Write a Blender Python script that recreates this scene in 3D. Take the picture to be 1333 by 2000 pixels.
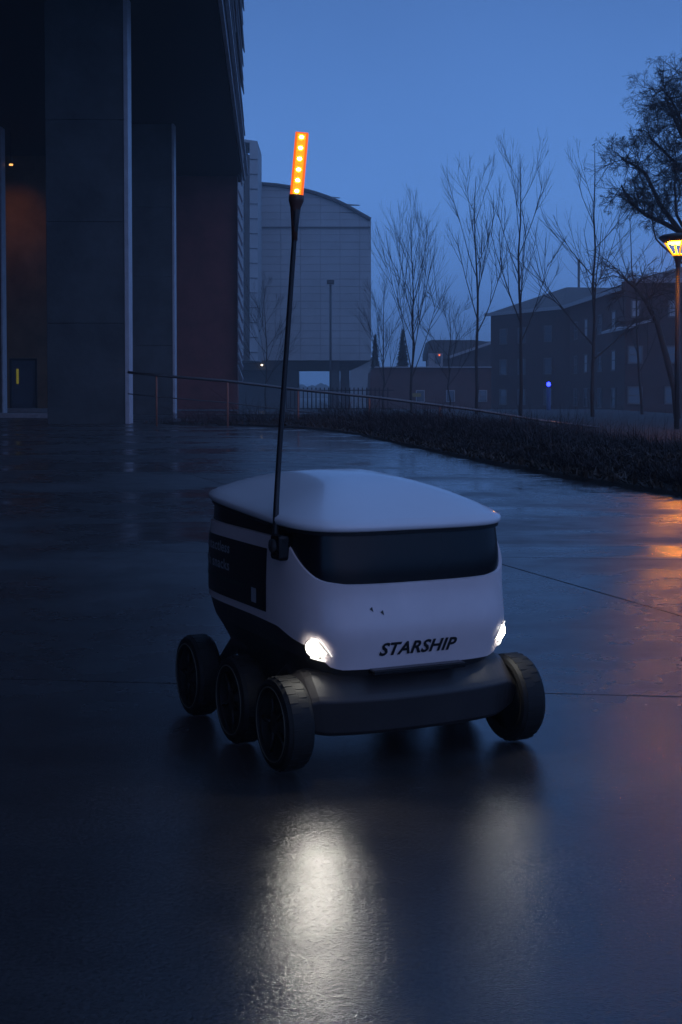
import bpy, math, random
import numpy as np
from mathutils import Vector, Matrix
random.seed(7)
rng = np.random.default_rng(7)
R = math.radians
scene = bpy.context.scene
for o in list(bpy.data.objects): bpy.data.objects.remove(o)
COL = scene.collection

# ------------------------------------------------------------------ camera
CAMZ, F, PITCH, PY = 0.79, 2600.0, R(2.0), 857.0
cam_d = bpy.data.cameras.new('camera'); cam = bpy.data.objects.new('camera', cam_d); COL.objects.link(cam)
cam.location = (0, 0, CAMZ); cam.rotation_euler = (R(90) - PITCH, 0, 0)
cam_d.sensor_fit = 'VERTICAL'; cam_d.sensor_height = 36; cam_d.lens = F / 2000 * 36
cam_d.shift_y = -(1000 - PY) / 2000
cam_d.clip_start = 0.05; cam_d.clip_end = 3000
scene.camera = cam
def at(px, py, Y):
    """point of the world seen at photo pixel (px, py), Y metres in front of the camera"""
    xc = (px - 666.5) / F; yc = -(py - PY) / F
    d = Vector((xc, math.cos(PITCH) + yc * math.sin(PITCH), -math.sin(PITCH) + yc * math.cos(PITCH)))
    return Vector((0, 0, CAMZ)) + d * (Y / d.y)

# ------------------------------------------------------------------ sky, light, exposure
world = bpy.data.worlds.new('World'); scene.world = world; world.use_nodes = True
wn = world.node_tree; wn.nodes.clear()
wo = wn.nodes.new('ShaderNodeOutputWorld'); bg = wn.nodes.new('ShaderNodeBackground')
sky = wn.nodes.new('ShaderNodeTexSky'); sky.sky_type = 'NISHITA'; sky.sun_disc = False
sky.sun_elevation = R(1.0); sky.sun_rotation = R(160); sky.air_density = 1.0; sky.dust_density = 2.0; sky.ozone_density = 4.0
tc = wn.nodes.new('ShaderNodeTexCoord'); sp = wn.nodes.new('ShaderNodeSeparateXYZ')
ramp = wn.nodes.new('ShaderNodeValToRGB')
wn.links.new(tc.outputs['Generated'], sp.inputs[0]); wn.links.new(sp.outputs['Z'], ramp.inputs['Fac'])
els = ramp.color_ramp.elements
els[0].position = 0.0; els[0].color = (1.0, 2.7, 7.4, 1)
els[1].position = 1.0; els[1].color = (1.25, 2.8, 6.8, 1)
for p_, c_ in ((0.05, (1.15, 3.05, 8.3, 1)), (0.14, (1.38, 3.5, 9.1, 1)), (0.30, (.84, 2.1, 5.7, 1))):
    e = els.new(p_); e.color = c_
# thin uneven cloud
cn = wn.nodes.new('ShaderNodeTexNoise'); cn.inputs['Scale'].default_value = 3.0; cn.inputs['Detail'].default_value = 3
wn.links.new(tc.outputs['Generated'], cn.inputs['Vector'])
cm = wn.nodes.new('ShaderNodeMapRange'); cm.inputs['To Min'].default_value = .86; cm.inputs['To Max'].default_value = 1.14
wn.links.new(cn.outputs['Fac'], cm.inputs['Value'])
mul = wn.nodes.new('ShaderNodeVectorMath'); mul.operation = 'SCALE'
wn.links.new(ramp.outputs[0], mul.inputs[0]); wn.links.new(cm.outputs[0], mul.inputs['Scale'])
mix = wn.nodes.new('ShaderNodeMix'); mix.data_type = 'RGBA'; mix.inputs['Factor'].default_value = .12
wn.links.new(mul.outputs[0], mix.inputs[6]); wn.links.new(sky.outputs[0], mix.inputs[7])
wn.links.new(mix.outputs[2], bg.inputs['Color']); bg.inputs['Strength'].default_value = 0.10
wn.links.new(bg.outputs[0], wo.inputs['Surface'])
rear_fill_d = bpy.data.lights.new('rear_fill', 'SUN'); rear_fill_d.energy = 0.14; rear_fill_d.angle = R(70); rear_fill_d.color = (1, .74, .82)  # added soft pink fill from behind the camera; no sun is up
rear_fill = bpy.data.objects.new('rear_fill', rear_fill_d); COL.objects.link(rear_fill); rear_fill.rotation_euler = (R(58), 0, R(25))
scene.view_settings.view_transform = 'Standard'; scene.view_settings.look = 'None'
scene.view_settings.exposure = 0; scene.view_settings.gamma = 1; scene.view_settings.use_curve_mapping = False
scene.render.engine = 'CYCLES'
cy = scene.cycles
cy.use_denoising = True
try: cy.denoiser = 'OPENIMAGEDENOISE'
except Exception: pass
cy.max_bounces = 6; cy.diffuse_bounces = 3; cy.glossy_bounces = 3; cy.volume_bounces = 1; cy.transmission_bounces = 4
cy.sample_clamp_indirect = 3.0

# ------------------------------------------------------------------ helpers
def mat(name, col, rough=.6, metal=0, emit=None, strength=0, spec=.5, coat=0, noise=None, bump=None, nscale=8, coord='Object', rnoise=None):
    """principled material; noise = amount of tone variation, bump = (scale, strength, distance)"""
    m = bpy.data.materials.new(name); m.use_nodes = True; nt = m.node_tree; b = nt.nodes['Principled BSDF']
    b.inputs['Base Color'].default_value = (*col, 1); b.inputs['Roughness'].default_value = rough
    b.inputs['Metallic'].default_value = metal; b.inputs['Specular IOR Level'].default_value = spec
    b.inputs['Coat Weight'].default_value = coat; b.inputs['Coat Roughness'].default_value = .08
    if emit:
        b.inputs['Emission Color'].default_value = (*emit, 1); b.inputs['Emission Strength'].default_value = strength
    t = nt.nodes.new('ShaderNodeTexCoord') if coord == 'Object' else nt.nodes.new('ShaderNodeNewGeometry')
    src = t.outputs['Object'] if coord == 'Object' else t.outputs['Position']
    if noise:
        n = nt.nodes.new('ShaderNodeTexNoise'); n.inputs['Scale'].default_value = nscale; n.inputs['Detail'].default_value = 6
        n.inputs['Roughness'].default_value = .65
        nt.links.new(src, n.inputs['Vector'])
        mr = nt.nodes.new('ShaderNodeMapRange'); mr.inputs['From Min'].default_value = .3; mr.inputs['From Max'].default_value = .7
        mr.inputs['To Min'].default_value = 1 - noise; mr.inputs['To Max'].default_value = 1 + noise
        nt.links.new(n.outputs['Fac'], mr.inputs['Value'])
        sc = nt.nodes.new('ShaderNodeVectorMath'); sc.operation = 'SCALE'; sc.inputs[0].default_value = col
        nt.links.new(mr.outputs[0], sc.inputs['Scale']); nt.links.new(sc.outputs[0], b.inputs['Base Color'])
        if rnoise:
            m2 = nt.nodes.new('ShaderNodeMapRange'); m2.inputs['From Min'].default_value = .35; m2.inputs['From Max'].default_value = .65
            m2.inputs['To Min'].default_value = rnoise[0]; m2.inputs['To Max'].default_value = rnoise[1]
            nt.links.new(n.outputs['Fac'], m2.inputs['Value']); nt.links.new(m2.outputs[0], b.inputs['Roughness'])
    if bump:
        n = nt.nodes.new('ShaderNodeTexNoise'); n.inputs['Scale'].default_value = bump[0]; n.inputs['Detail'].default_value = 4
        nt.links.new(src, n.inputs['Vector'])
        bp = nt.nodes.new('ShaderNodeBump'); bp.inputs['Strength'].default_value = bump[1]; bp.inputs['Distance'].default_value = bump[2]
        nt.links.new(n.outputs['Fac'], bp.inputs['Height']); nt.links.new(bp.outputs[0], b.inputs['Normal'])
    return m

class MB:
    def __init__(s): s.v = []; s.f = []
    def add(s, vs, fs):
        n = len(s.v); s.v += [tuple(v) for v in vs]; s.f += [tuple(i + n for i in f) for f in fs]; return s
    def box(s, c, d, rz=0, mtx=None):
        x, y, z = d[0] / 2, d[1] / 2, d[2] / 2
        pts = [Vector((a * x, b * y, e * z)) for e in (-1, 1) for b in (-1, 1) for a in (-1, 1)]
        M = mtx if mtx is not None else Matrix.Rotation(rz, 3, 'Z')
        pts = [M @ p + Vector(c) for p in pts]
        return s.add(pts, [(0, 2, 3, 1), (4, 5, 7, 6), (0, 1, 5, 4), (2, 6, 7, 3), (0, 4, 6, 2), (1, 3, 7, 5)])
    def prism(s, poly, off):
        """closed prism from a planar outline and an extrusion vector"""
        n = len(poly); off = Vector(off); a = [Vector(p) for p in poly]; b = [p + off for p in a]
        return s.add(a + b, [tuple(range(n)), tuple(range(2 * n - 1, n - 1, -1))] + [(i, i + n, (i + 1) % n + n, (i + 1) % n) for i in range(n)])
    def tube(s, pts, rad, sides=6, cap=True):
        pts = [Vector(p) for p in pts]; n = len(pts)
        if not hasattr(rad, '__len__'): rad = [rad] * n
        base = len(s.v); prev = None
        for i, p in enumerate(pts):
            d = (pts[min(i + 1, n - 1)] - pts[max(i - 1, 0)])
            if d.length < 1e-9: d = Vector((0, 0, 1))
            d.normalize()
            a = d.orthogonal().normalized() if prev is None else (prev - d * prev.dot(d)).normalized()
            prev = a; b = d.cross(a)
            for k in range(sides):
                t = 2 * math.pi * k / sides
                s.v.append(tuple(p + (a * math.cos(t) + b * math.sin(t)) * rad[i]))
        for i in range(n - 1):
            for k in range(sides):
                k2 = (k + 1) % sides
                s.f.append((base + i * sides + k, base + i * sides + k2, base + (i + 1) * sides + k2, base + (i + 1) * sides + k))
        if cap:
            s.f.append(tuple(base + k for k in range(sides - 1, -1, -1))); s.f.append(tuple(base + (n - 1) * sides + k for k in range(sides)))
        return s
    def lathe(s, prof, axis='Z', c=(0, 0, 0), n=48, closed=False):
        """prof = [(radius, height)]"""
        base = len(s.v); c = Vector(c)
        for r, h in prof:
            for k in range(n):
                t = 2 * math.pi * k / n; x, y = r * math.cos(t), r * math.sin(t)
                p = Vector((x, y, h)) if axis == 'Z' else Vector((x, h, y))
                s.v.append(tuple(p + c))
        m = len(prof); rows = range(m if closed else m - 1)
        for i in rows:
            j = (i + 1) % m
            for k in range(n):
                k2 = (k + 1) % n
                s.f.append((base + i * n + k, base + i * n + k2, base + j * n + k2, base + j * n + k))
        return s
    def mesh(s, name, m, smooth=False):
        me = bpy.data.meshes.new(name); me.from_pydata(s.v, [], s.f); me.update()
        if m: me.materials.append(m)
        if smooth: me.polygons.foreach_set('use_smooth', [True] * len(me.polygons))
        return me
    def build(s, name, m, parent=None, smooth=False, bevel=0, local=None):
        """local: a function turning world points into the parent's own space"""
        if local: s.v = [tuple(local(Vector(p))) for p in s.v]
        o = bpy.data.objects.new(name, s.mesh(name, m, smooth)); COL.objects.link(o); o.parent = parent
        if bevel:
            b = o.modifiers.new('bevel', 'BEVEL'); b.width = bevel; b.segments = 2; b.limit_method = 'ANGLE'; b.angle_limit = R(40)
        return o
def tag(o, label=None, cat=None, group=None, kind=None):
    if label: o['label'] = label
    if cat: o['category'] = cat
    if group: o['group'] = group
    if kind: o['kind'] = kind
    return o
def empty(name, loc=(0, 0, 0), rz=0):
    o = bpy.data.objects.new(name, None); COL.objects.link(o); o.location = loc; o.rotation_euler = (0, 0, rz)
    o.empty_display_size = .2; return o
def rel(root):
    p = Vector(root.location); M = Matrix.Rotation(-root.rotation_euler.z, 3, 'Z')
    return lambda w: M @ (Vector(w) - p)
def link_mesh(name, me, parent, loc=(0, 0, 0), rot=(0, 0, 0)):
    o = bpy.data.objects.new(name, me); COL.objects.link(o); o.parent = parent; o.location = loc; o.rotation_euler = rot; return o
def smooth(a, b, x):
    t = min(1, max(0, (x - a) / (b - a))); return t * t * (3 - 2 * t)
def interp(x, xs, ys): return float(np.interp(x, xs, ys))

# ------------------------------------------------------------------ the plaza: wet concrete slabs
def wet_concrete():
    m = bpy.data.materials.new('wet_concrete'); m.use_nodes = True; nt = m.node_tree; b = nt.nodes['Principled BSDF']; L = nt.links.new
    g = nt.nodes.new('ShaderNodeNewGeometry'); P = g.outputs['Position']
    def noise(scale, detail=4, rough=.55, vec=P, dist=0):
        n = nt.nodes.new('ShaderNodeTexNoise'); n.inputs['Scale'].default_value = scale; n.inputs['Detail'].default_value = detail
        n.inputs['Roughness'].default_value = rough; n.inputs['Distortion'].default_value = dist; L(vec, n.inputs['Vector']); return n.outputs['Fac']
    def rmap(x, a, b_, c, d, clamp=True):
        n = nt.nodes.new('ShaderNodeMapRange'); n.clamp = clamp
        for k, v in zip(('From Min', 'From Max', 'To Min', 'To Max'), (a, b_, c, d)): n.inputs[k].default_value = v
        L(x, n.inputs['Value']); return n.outputs[0]
    def math2(op, x, y):
        n = nt.nodes.new('ShaderNodeMath'); n.operation = op
        for i, q in enumerate((x, y)):
            if isinstance(q, (int, float)): n.inputs[i].default_value = q
            else: L(q, n.inputs[i])
        return n.outputs[0]
    # standing water: shallow films in the low spots, wide and uneven
    mp = nt.nodes.new('ShaderNodeMapping'); mp.inputs['Scale'].default_value = (.55, .8, 1); mp.inputs['Rotation'].default_value = (0, 0, .3); mp.inputs['Location'].default_value = (3.1, 1.7, 0)
    L(P, mp.inputs['Vector'])
    film = rmap(noise(.8, 5, .6, mp.outputs[0], .6), .39, .62, 0, 1)
    sy = nt.nodes.new('ShaderNodeSeparateXYZ'); L(P, sy.inputs[0])
    film = math2('MULTIPLY', film, rmap(sy.outputs['Y'], 3.6, 6.5, 0, 1))
    film = math2('ADD', film, rmap(sy.outputs['Y'], 2.9, 6.0, .78, 0))
    edge_s = math2('ADD', sy.outputs['X'], math2('MULTIPLY', sy.outputs['Y'], .2))
    film = math2('ADD', film, math2('MULTIPLY', rmap(edge_s, 2.3, 4.2, 0, .75), rmap(noise(2.2, 4, .6, mp.outputs[0]), .38, .50, .15, 1)))
    film = math2('MINIMUM', film, 1.0)
    tone = noise(1.6, 8, .7)
    fine = noise(120, 3, .6)
    grit = noise(420, 2, .5)
    base = rmap(tone, .3, .7, .75, 1.3)
    base = math2('MULTIPLY', base, rmap(fine, .3, .7, .75, 1.25))
    base = math2('MULTIPLY', base, rmap(film, 0, 1, 1.0, .7))
    sc = nt.nodes.new('ShaderNodeVectorMath'); sc.operation = 'SCALE'; sc.inputs[0].default_value = (.066, .060, .060); L(base, sc.inputs['Scale'])
    L(sc.outputs[0], b.inputs['Base Color'])
    L(math2('ADD', rmap(film, 0, 1, .47, .14), rmap(noise(5, 4), .3, .7, -.06, .06)), b.inputs['Roughness'])
    b.inputs['IOR'].default_value = 1.55
    hgt = math2('ADD', math2('MULTIPLY', fine, .6), math2('MULTIPLY', grit, .4))
    b1 = nt.nodes.new('ShaderNodeBump'); b1.inputs['Distance'].default_value = .0020; L(math2('MULTIPLY', rmap(film, 0, 1, 1.0, .5), rmap(sy.outputs['Y'], 3, 9, 1.0, .10)), b1.inputs['Strength']); L(hgt, b1.inputs['Height'])
    b2 = nt.nodes.new('ShaderNodeBump'); b2.inputs['Distance'].default_value = .004; b2.inputs['Strength'].default_value = .25
    L(noise(4.5, 3), b2.inputs['Height']); L(b1.outputs[0], b2.inputs['Normal']); L(b2.outputs[0], b.inputs['Normal'])
    return m
M_WET = wet_concrete()
EDGE = [(-3, 4.4), (2, 4.1), (6, 3.35), (8, 2.93), (9.97, 2.56), (12.15, 2.03), (15.9, 1.43), (20, .88), (24.5, .31), (27.5, -.35), (29.8, -1.22), (31.3, -2.3), (32.4, -3.6), (33, -5.2)]
EY = [e[0] for e in EDGE]; EX = [e[1] for e in EDGE]
def edge_x(Y): return interp(Y, EY, EX)
plaza = MB()
plaza.box((-17, 14, -.19), (60, 102, .3))
base = plaza.build('plaza', mat('joint_filler', (.012, .012, .013), .8)); tag(base, kind='structure')
a_ = Vector((4.288, -.514, 0)); b_ = Vector((-.327, 1, 0)) * 3.04; P0 = Vector((.538, 3.47, 0)); P0 = P0 + a_ * ((1.097 - (.538 + .327 * (3.47 - 5))) / 4.12)
g_ = .003
def inset(ps, d):
    c = sum(ps, Vector()) / 4; out = []
    for p in ps:
        q = p - c; out.append(c + Vector((q.x * (1 - d / 2.1), q.y * (1 - d / 1.5), q.z)))
    return out
q = [Vector((0, 0, 0)), a_.copy(), a_ + b_, b_.copy()]
t0 = inset(q, .0034); t1 = inset(q, .0060)
sm = MB(); sm.add([p + Vector((0, 0, -.03)) for p in t0] + [p + Vector((0, 0, -.0025)) for p in t0] + [p.copy() for p in t1],
    [(0, 1, 5, 4), (1, 2, 6, 5), (2, 3, 7, 6), (3, 0, 4, 7), (4, 5, 9, 8), (5, 6, 10, 9), (6, 7, 11, 10), (7, 4, 8, 11), (8, 9, 10, 11)])
sme = sm.mesh('slab', M_WET)
nsl = 0
for j in range(-2, 21):
    for i in range(-8, 5):
        p = P0 + a_ * i + b_ * j; c = p + (a_ + b_) / 2
        if c.y > 58 or c.y < -4: continue
        if c.x - 2.9 > edge_x(min(max(c.y, -3), 33)) : continue
        if c.x > 7.5 or c.x < -.30 * max(c.y, 3) - 5.5: continue
        if c.y > 33 and c.x > -2.0: continue
        link_mesh('slab', sme, base, p + Vector((0, 0, .0))); nsl += 1

# ------------------------------------------------------------------ lower ground and the planting bed
GZ = -1.15
g = MB(); g.add([(-320, -45, GZ), (420, -45, GZ), (420, 760, GZ), (-320, 760, GZ)], [(0, 1, 2, 3)])
tag(g.build('ground', mat('wet_grass_ground', (.014, .015, .012), .7, noise=.5, nscale=.3, coord='World', bump=(3, .6, .1))), kind='structure')
rd = MB(); rd.add([(-3, 58, GZ + .03), (70, 43, GZ + .03), (70, 56, GZ + .03), (-3, 71, GZ + .03)], [(0, 1, 2, 3)])
tag(rd.build('road', mat('wet_asphalt', (.05, .048, .048), .2, noise=.3, nscale=1.5, coord='World', rnoise=(.12, .4), bump=(30, .4, .01))), kind='structure')
kb = MB(); kb.box((33.5, 49.3 - .0, GZ + .09), (74.5, .25, .18), math.atan2(-15, 73)); tag(kb.build('kerb', mat('kerb_concrete', (.3, .29, .28), .5, noise=.2)), kind='structure')

def bed_z(X, Y):
    ex = edge_x(min(max(Y, -3), 33)); s = X - ex
    if Y > 31.5: s = max(s, 0) 
    z = .035 + .09 * smooth(0, .8, s) - (1.25) * smooth(1.2, 7.5, s) * (.35 + .65 * smooth(-4, 3, X))
    z += .05 * math.sin(X * 2.3 + Y * 1.1) * smooth(.2, 1, s) * .6 + .03 * math.sin(X * 5.1 - Y * 3.7) * smooth(.2, 1, s)
    if Y > 31.2: z -= .5 * smooth(31.2, 36, Y) * smooth(-7, -3, X)
    return z
bed = MB(); ys = list(np.linspace(-3, 33, 110)) + list(np.linspace(33.4, 60, 30)); ns = 34
ss = [0] + [10.5 * (k / (ns - 1)) ** 1.6 for k in range(1, ns)]
for y in ys:
    for s in ss:
        x = edge_x(min(y, 33)) + s if y <= 33 else -5.2 - (y - 33) * .02 + s * 1.3
        bed.v.append((x, y, bed_z(x, y) if s > 0 else -.05))
for i in range(len(ys) - 1):
    for k in range(ns - 1):
        bed.f.append((i * ns + k, i * ns + k + 1, (i + 1) * ns + k + 1, (i + 1) * ns + k))
tag(bed.build('planting_bed', mat('mulch_soil', (.028, .02, .016), .85, noise=.6, nscale=9, coord='World', bump=(60, 1, .03)), smooth=True), kind='structure')

# thicket of bare twiggy shrubs: nobody could count them
def shrub_top(Y): return interp(Y, [0, 9, 12, 17, 24, 32, 36], [.24, .24, .26, .36, .52, .72, .8])
def twig_mass(name, n, sampler, width, mat_, label, cat):
    base = []; P = []
    V = np.zeros((n, 8, 3)); 
    for i in range(n):
        x, y, z, h = sampler()
        az = random.uniform(0, 6.283); lean = random.uniform(.1, 1.7) ** 1.2; bend = random.uniform(-1.1, 1.0)
        dx, dy = math.cos(az), math.sin(az); px_, py_ = -dy, dx
        w = width * random.uniform(.6, 1.5)
        for k, t in enumerate((0, .4, .75, 1)):
            rr = lean * h * (t + bend * t * t); zz = h * (t - .18 * t * t * abs(bend))
            ww = w * (1 - .8 * t)
            cx, cy_, cz = x + dx * rr, y + dy * rr, z + zz
            V[i, 2 * k] = (cx - px_ * ww, cy_ - py_ * ww, cz); V[i, 2 * k + 1] = (cx + px_ * ww, cy_ + py_ * ww, cz + ww * .8)
    V = V.reshape(-1, 3); idx = np.arange(n)[:, None] * 8
    quad = np.array([[0, 1, 3, 2], [2, 3, 5, 4], [4, 5, 7, 6]]).reshape(1, -1)
    Fq = (idx + quad).reshape(-1)
    me = bpy.data.meshes.new(name); me.vertices.add(len(V)); me.vertices.foreach_set('co', V.ravel())
    nf = n * 3; me.loops.add(nf * 4); me.loops.foreach_set('vertex_index', Fq)
    me.polygons.add(nf); me.polygons.foreach_set('loop_start', np.arange(nf) * 4); me.polygons.foreach_set('loop_total', np.full(nf, 4))
    me.update(); me.validate(); me.materials.append(mat_)
    o = bpy.data.objects.new(name, me); COL.objects.link(o); return tag(o, label, cat, kind='stuff')
M_TWIG = mat('shrub_twigs', (.03, .017, .015), .8)
def samp_shrub():
    while True:
        Y = 7.5 * (34 / 7.5) ** random.random(); s = .22 + 8.5 * random.random() ** 1.5
        X = edge_x(min(Y, 33)) + s
        if Y > 28: X = random.uniform(-5.6, 7)
        if Y > 28 and X - edge_x(min(Y, 33)) < .2: continue
        if abs(X - .2563 * Y) < 0 or X > .2563 * Y + 1.2: continue
        z = bed_z(X, Y); s = X - edge_x(min(Y, 33))
        clump = .72 + .22 * math.sin(X * 3.1 + 1.3 * math.sin(Y * 1.7)) * math.sin(Y * 2.3 + X) + .16 * math.sin(X * 7.3 + Y * .9) * math.sin(Y * 1.1 - 2 * X)
        top = shrub_top(Y) * (.35 + .65 * smooth(.1, 1.6, s)) * clump
        h = max(.1, (top - z * .6)) * random.uniform(.35, 1.1) * (.55 + .65 * abs(math.sin(X * 1.9 + Y * .55) * math.cos(Y * .8 - X * .6)) ** .5)
        if random.random() < .012: h *= 1.5
        zb = z + random.random() ** 2 * h * .5
        return X, Y, zb, h * .75
twig_mass('shrub_thicket', 75000, samp_shrub, .0045, M_TWIG, 'low dark thicket of bare twiggy shrubs filling the bed beside the wet plaza', 'shrubs')
def samp_litter():
    while True:
        Y = 7 * (33 / 7) ** random.random(); s = random.uniform(.02, 2.2) if random.random() < .7 else random.uniform(0, 6)
        X = edge_x(min(Y, 33)) + s
        if X > .2563 * Y + 1: continue
        return X, Y, bed_z(X, Y) - .005, random.uniform(.02, .09)
twig_mass('leaf_litter', 16000, samp_litter, .012, mat('dead_leaves', (.06, .035, .02), .7), 'dead leaves and litter lying along the front of the shrub bed', 'leaf litter')

# ------------------------------------------------------------------ handrail
hr = empty('handrail', at(255, 828, 31)); tag(hr, 'thin metal handrail running from the big concrete pillar down behind the shrubs', 'handrail')
L_ = rel(hr); M_RAIL = mat('rail_steel', (.16, .15, .15), .35, metal=.8); M_POST = mat('rail_post_reddish', (.42, .16, .1), .5)  # posts get one even reddish base colour
rp = [at(x, y, 31) for x, y in ((250, 727), (306, 733), (445, 744.5), (583, 761), (740, 777), (930, 801), (1060, 822), (1172, 836))]
MB().tube(rp, .032, 8).build('top_rail', M_RAIL, hr, True, local=L_)
MB().tube([p - Vector((0, .0, .5)) for p in rp], .014, 6).build('middle_rail', M_RAIL, hr, True, local=L_)
for x in [306, 445, 583, 722, 860, 998, 1136]:
    tp = at(x, interp(x, [250, 306, 445, 583, 740, 930, 1060, 1172], [727, 733, 744.5, 761, 777, 801, 822, 836]), 31)
    MB().tube([tp, tp - Vector((0, 0, 1.2))], .021, 8).build('post', M_POST, hr, True, local=L_)

# ------------------------------------------------------------------ large building on concrete piers (left)
bld = empty('raised_building', (-6, 33, 0)); L_ = rel(bld)
tag(bld, 'tall dark building raised on concrete piers with overlapping cladding boards', 'building')
M_CONC = mat('pier_concrete', (.085, .10, .105), .75, noise=.35, nscale=.9, coord='World', bump=(6, .5, .02))
M_EDGE = mat('pale_pier_edge', (.55, .57, .62), .5, noise=.12, nscale=3)
M_WALL = mat('red_brown_wall', (.21, .06, .05), .7, noise=.3, nscale=1.2, coord='World')
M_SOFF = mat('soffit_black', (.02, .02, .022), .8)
M_BOARD = mat('dark_cladding', (.2, .19, .22), .35, noise=.2, nscale=2)
SZ = 10.5
def fx(Y): return -4.465 + .0517 * (60 - Y)
# soffit and body above it
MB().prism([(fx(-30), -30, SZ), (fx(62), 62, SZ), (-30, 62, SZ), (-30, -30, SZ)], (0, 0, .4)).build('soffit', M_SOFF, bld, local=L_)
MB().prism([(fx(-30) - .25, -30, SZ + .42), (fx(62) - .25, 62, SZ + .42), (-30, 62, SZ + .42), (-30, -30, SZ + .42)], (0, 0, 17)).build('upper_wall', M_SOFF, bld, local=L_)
def pier(x0, x1, Y, depth, edge, hl=SZ):
    a = at(x0, 800, Y).x; b = at(x1, 800, Y).x; w = b - a
    zs = [-.02, 2.49, 4.99, 7.49, hl]
    for z0_, z1_ in zip(zs[:-1], zs[1:]):
        MB().box(((a + b) / 2, Y + depth / 2, (z0_ + z1_) / 2), (w, depth, z1_ - z0_ - .012)).build('pier', M_CONC, bld, bevel=.012, local=L_)
    MB().box(((a + b) / 2, Y + depth / 2, hl / 2 - .02), (w - .05, depth - .05, hl - .06)).build('pier_core', M_CONC, bld, local=L_)
    MB().box((b + edge / 2 + .002, Y + depth / 2 - .02, hl / 2), (edge, depth, hl - .01)).build('pier_edge', M_EDGE, bld, bevel=.01, local=L_)
pier(93, 245, 33, .55, .11)
pier(230, 338, 48.5, .55, .085)
pier(-90, 4.5, 49, .55, .06)
# boards of the long side and the end fins
bl = 11.0
for k in range(15):
    z = SZ + .02 + k * .62
    for s0, s1 in ((-30, -17.1), (-17, -4.1), (-4, 8.9), (9, 21.9), (22, 34.9), (35, 47.9), (48, 60.6)):
        jut = .26 if k % 3 == 0 else .2
        jut += random.uniform(-.03, .03)
        m_ = MB(); pts = []
        for yy in (s0, s1):
            X = fx(yy)
            pts.append([(X - .10, yy, z + .80), (X + jut - .10, yy, z), (X + jut - .14, yy, z - .03), (X - .14, yy, z + .77)])
        m_.add(pts[0] + pts[1], [(0, 1, 2, 3), (7, 6, 5, 4), (0, 4, 5, 1), (1, 5, 6, 2), (2, 6, 7, 3), (3, 7, 4, 0)])
        m_.build('board', M_BOARD, bld, local=L_)
for dz, dx in ((.06, .30), (-.16, .16)):
    MB().prism([(fx(-30) + dx, -30, SZ + dz), (fx(60.5) + dx, 60.5, SZ + dz), (fx(60.5) + dx - .1, 60.5, SZ + dz), (fx(-30) + dx - .1, -30, SZ + dz)], (0, 0, .1)).build('edge_trim', M_EDGE, bld, local=L_)
# lower core: red brown end wall and the fins at its corner
xr = at(464, 700, 60).x
MB().box(((xr - 8.2) / 2 , 60.4, SZ / 2 + .0), (xr + 8.2, .6, SZ - .02)).build('end_wall', M_WALL, bld, local=L_)
for y_ in (331, 365, 396, 421, 448, 470, 497, 525, 548, 572, 597, 622, 640, 668, 689, 712):
    p = at(464, y_, 59.6); q_ = at(474.5, y_ + 27, 59.6)
    MB().prism([p, q_, q_ + Vector((-.03, 0, -.16)), p + Vector((-.0, 0, -.16))], (0, .6, 0)).build('board', M_BOARD, bld, local=L_)
MB().box((-16.5, 12, SZ / 2), (.5, 84, SZ - .02)).build('added_blocker_wall', M_WALL, bld, local=L_)  # unseen wall added to block light and darken the ground's reflections
pier(-900, -640, 12, .55, .1)
# recessed wall with the door, left
wl = at(-120, 700, 55).x; wr = at(215, 700, 55).x
M_WW = mat('recess_wall', (.26, .15, .08), .75, noise=.35, nscale=.8, coord='World')
dx0, dx1 = at(19, 700, 55).x, at(73, 700, 55).x; dz0, dz1 = at(40, 803, 55).z, at(40, 700, 55).z
MB().box(((wl + dx0) / 2, 55.2, SZ / 2), (dx0 - wl, .4, SZ - .02)).build('recess_wall', M_WW, bld, local=L_)
MB().box(((wr + dx1) / 2, 55.2, SZ / 2), (wr - dx1, .4, SZ - .02)).build('recess_wall', M_WW, bld, local=L_)
MB().box(((dx0 + dx1) / 2, 55.2, (SZ + dz1) / 2), (dx1 - dx0 - .004, .4, SZ - dz1 - .02)).build('recess_wall', M_WW, bld, local=L_)
M_DOOR = mat('door_paint', (.10, .12, .16), .4)
fr = MB()
for x in (dx0 + .04, dx1 - .04): fr.box((x, 55.08, (dz0 + dz1) / 2), (.08, .2, dz1 - dz0))
fr.box(((dx0 + dx1) / 2, 55.08, dz1 - .04), (dx1 - dx0 - .16, .2, .08))
dr = MB().box(((dx0 + dx1) / 2, 55.12, (dz0 + dz1) / 2 - .04), (dx1 - dx0 - .164, .08, dz1 - dz0 - .084)).build('door', M_DOOR, bld, local=L_)
fr.build('door_frame', mat('door_frame_paint', (.03, .03, .035), .8), bld, local=L_)
wx = at(34, 735, 55)
MB().box((wx.x, 55.06, wx.z), (.09, .03, .62)).build('window', mat('lit_door_glass', (.1, .1, .02), .3, emit=(.55, .5, .06), strength=.2), dr, local=L_)
hx = at(29, 765, 55); MB().tube([(hx.x, 55.03, hx.z), (hx.x, 54.98, hx.z), (hx.x + .12, 54.98, hx.z)], .012).build('handle', M_RAIL, dr, local=L_)
c0 = at(-60, 818, 41); c1 = at(94, 818, 41)
MB().box(((c0.x + c1.x) / 2, 42, .06), (c1.x - c0.x, 1.2, .15)).build('plinth_step', mat('step_concrete', (.42, .42, .44), .5, noise=.2), bld, bevel=.02, local=L_)
MB().box((at(40, 800, 52).x, 53.8, .07), (3.4, 1.6, .14)).build('door_step', mat('door_step_concrete', (.36, .36, .38), .5, noise=.2), bld, bevel=.02, local=L_)
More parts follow.
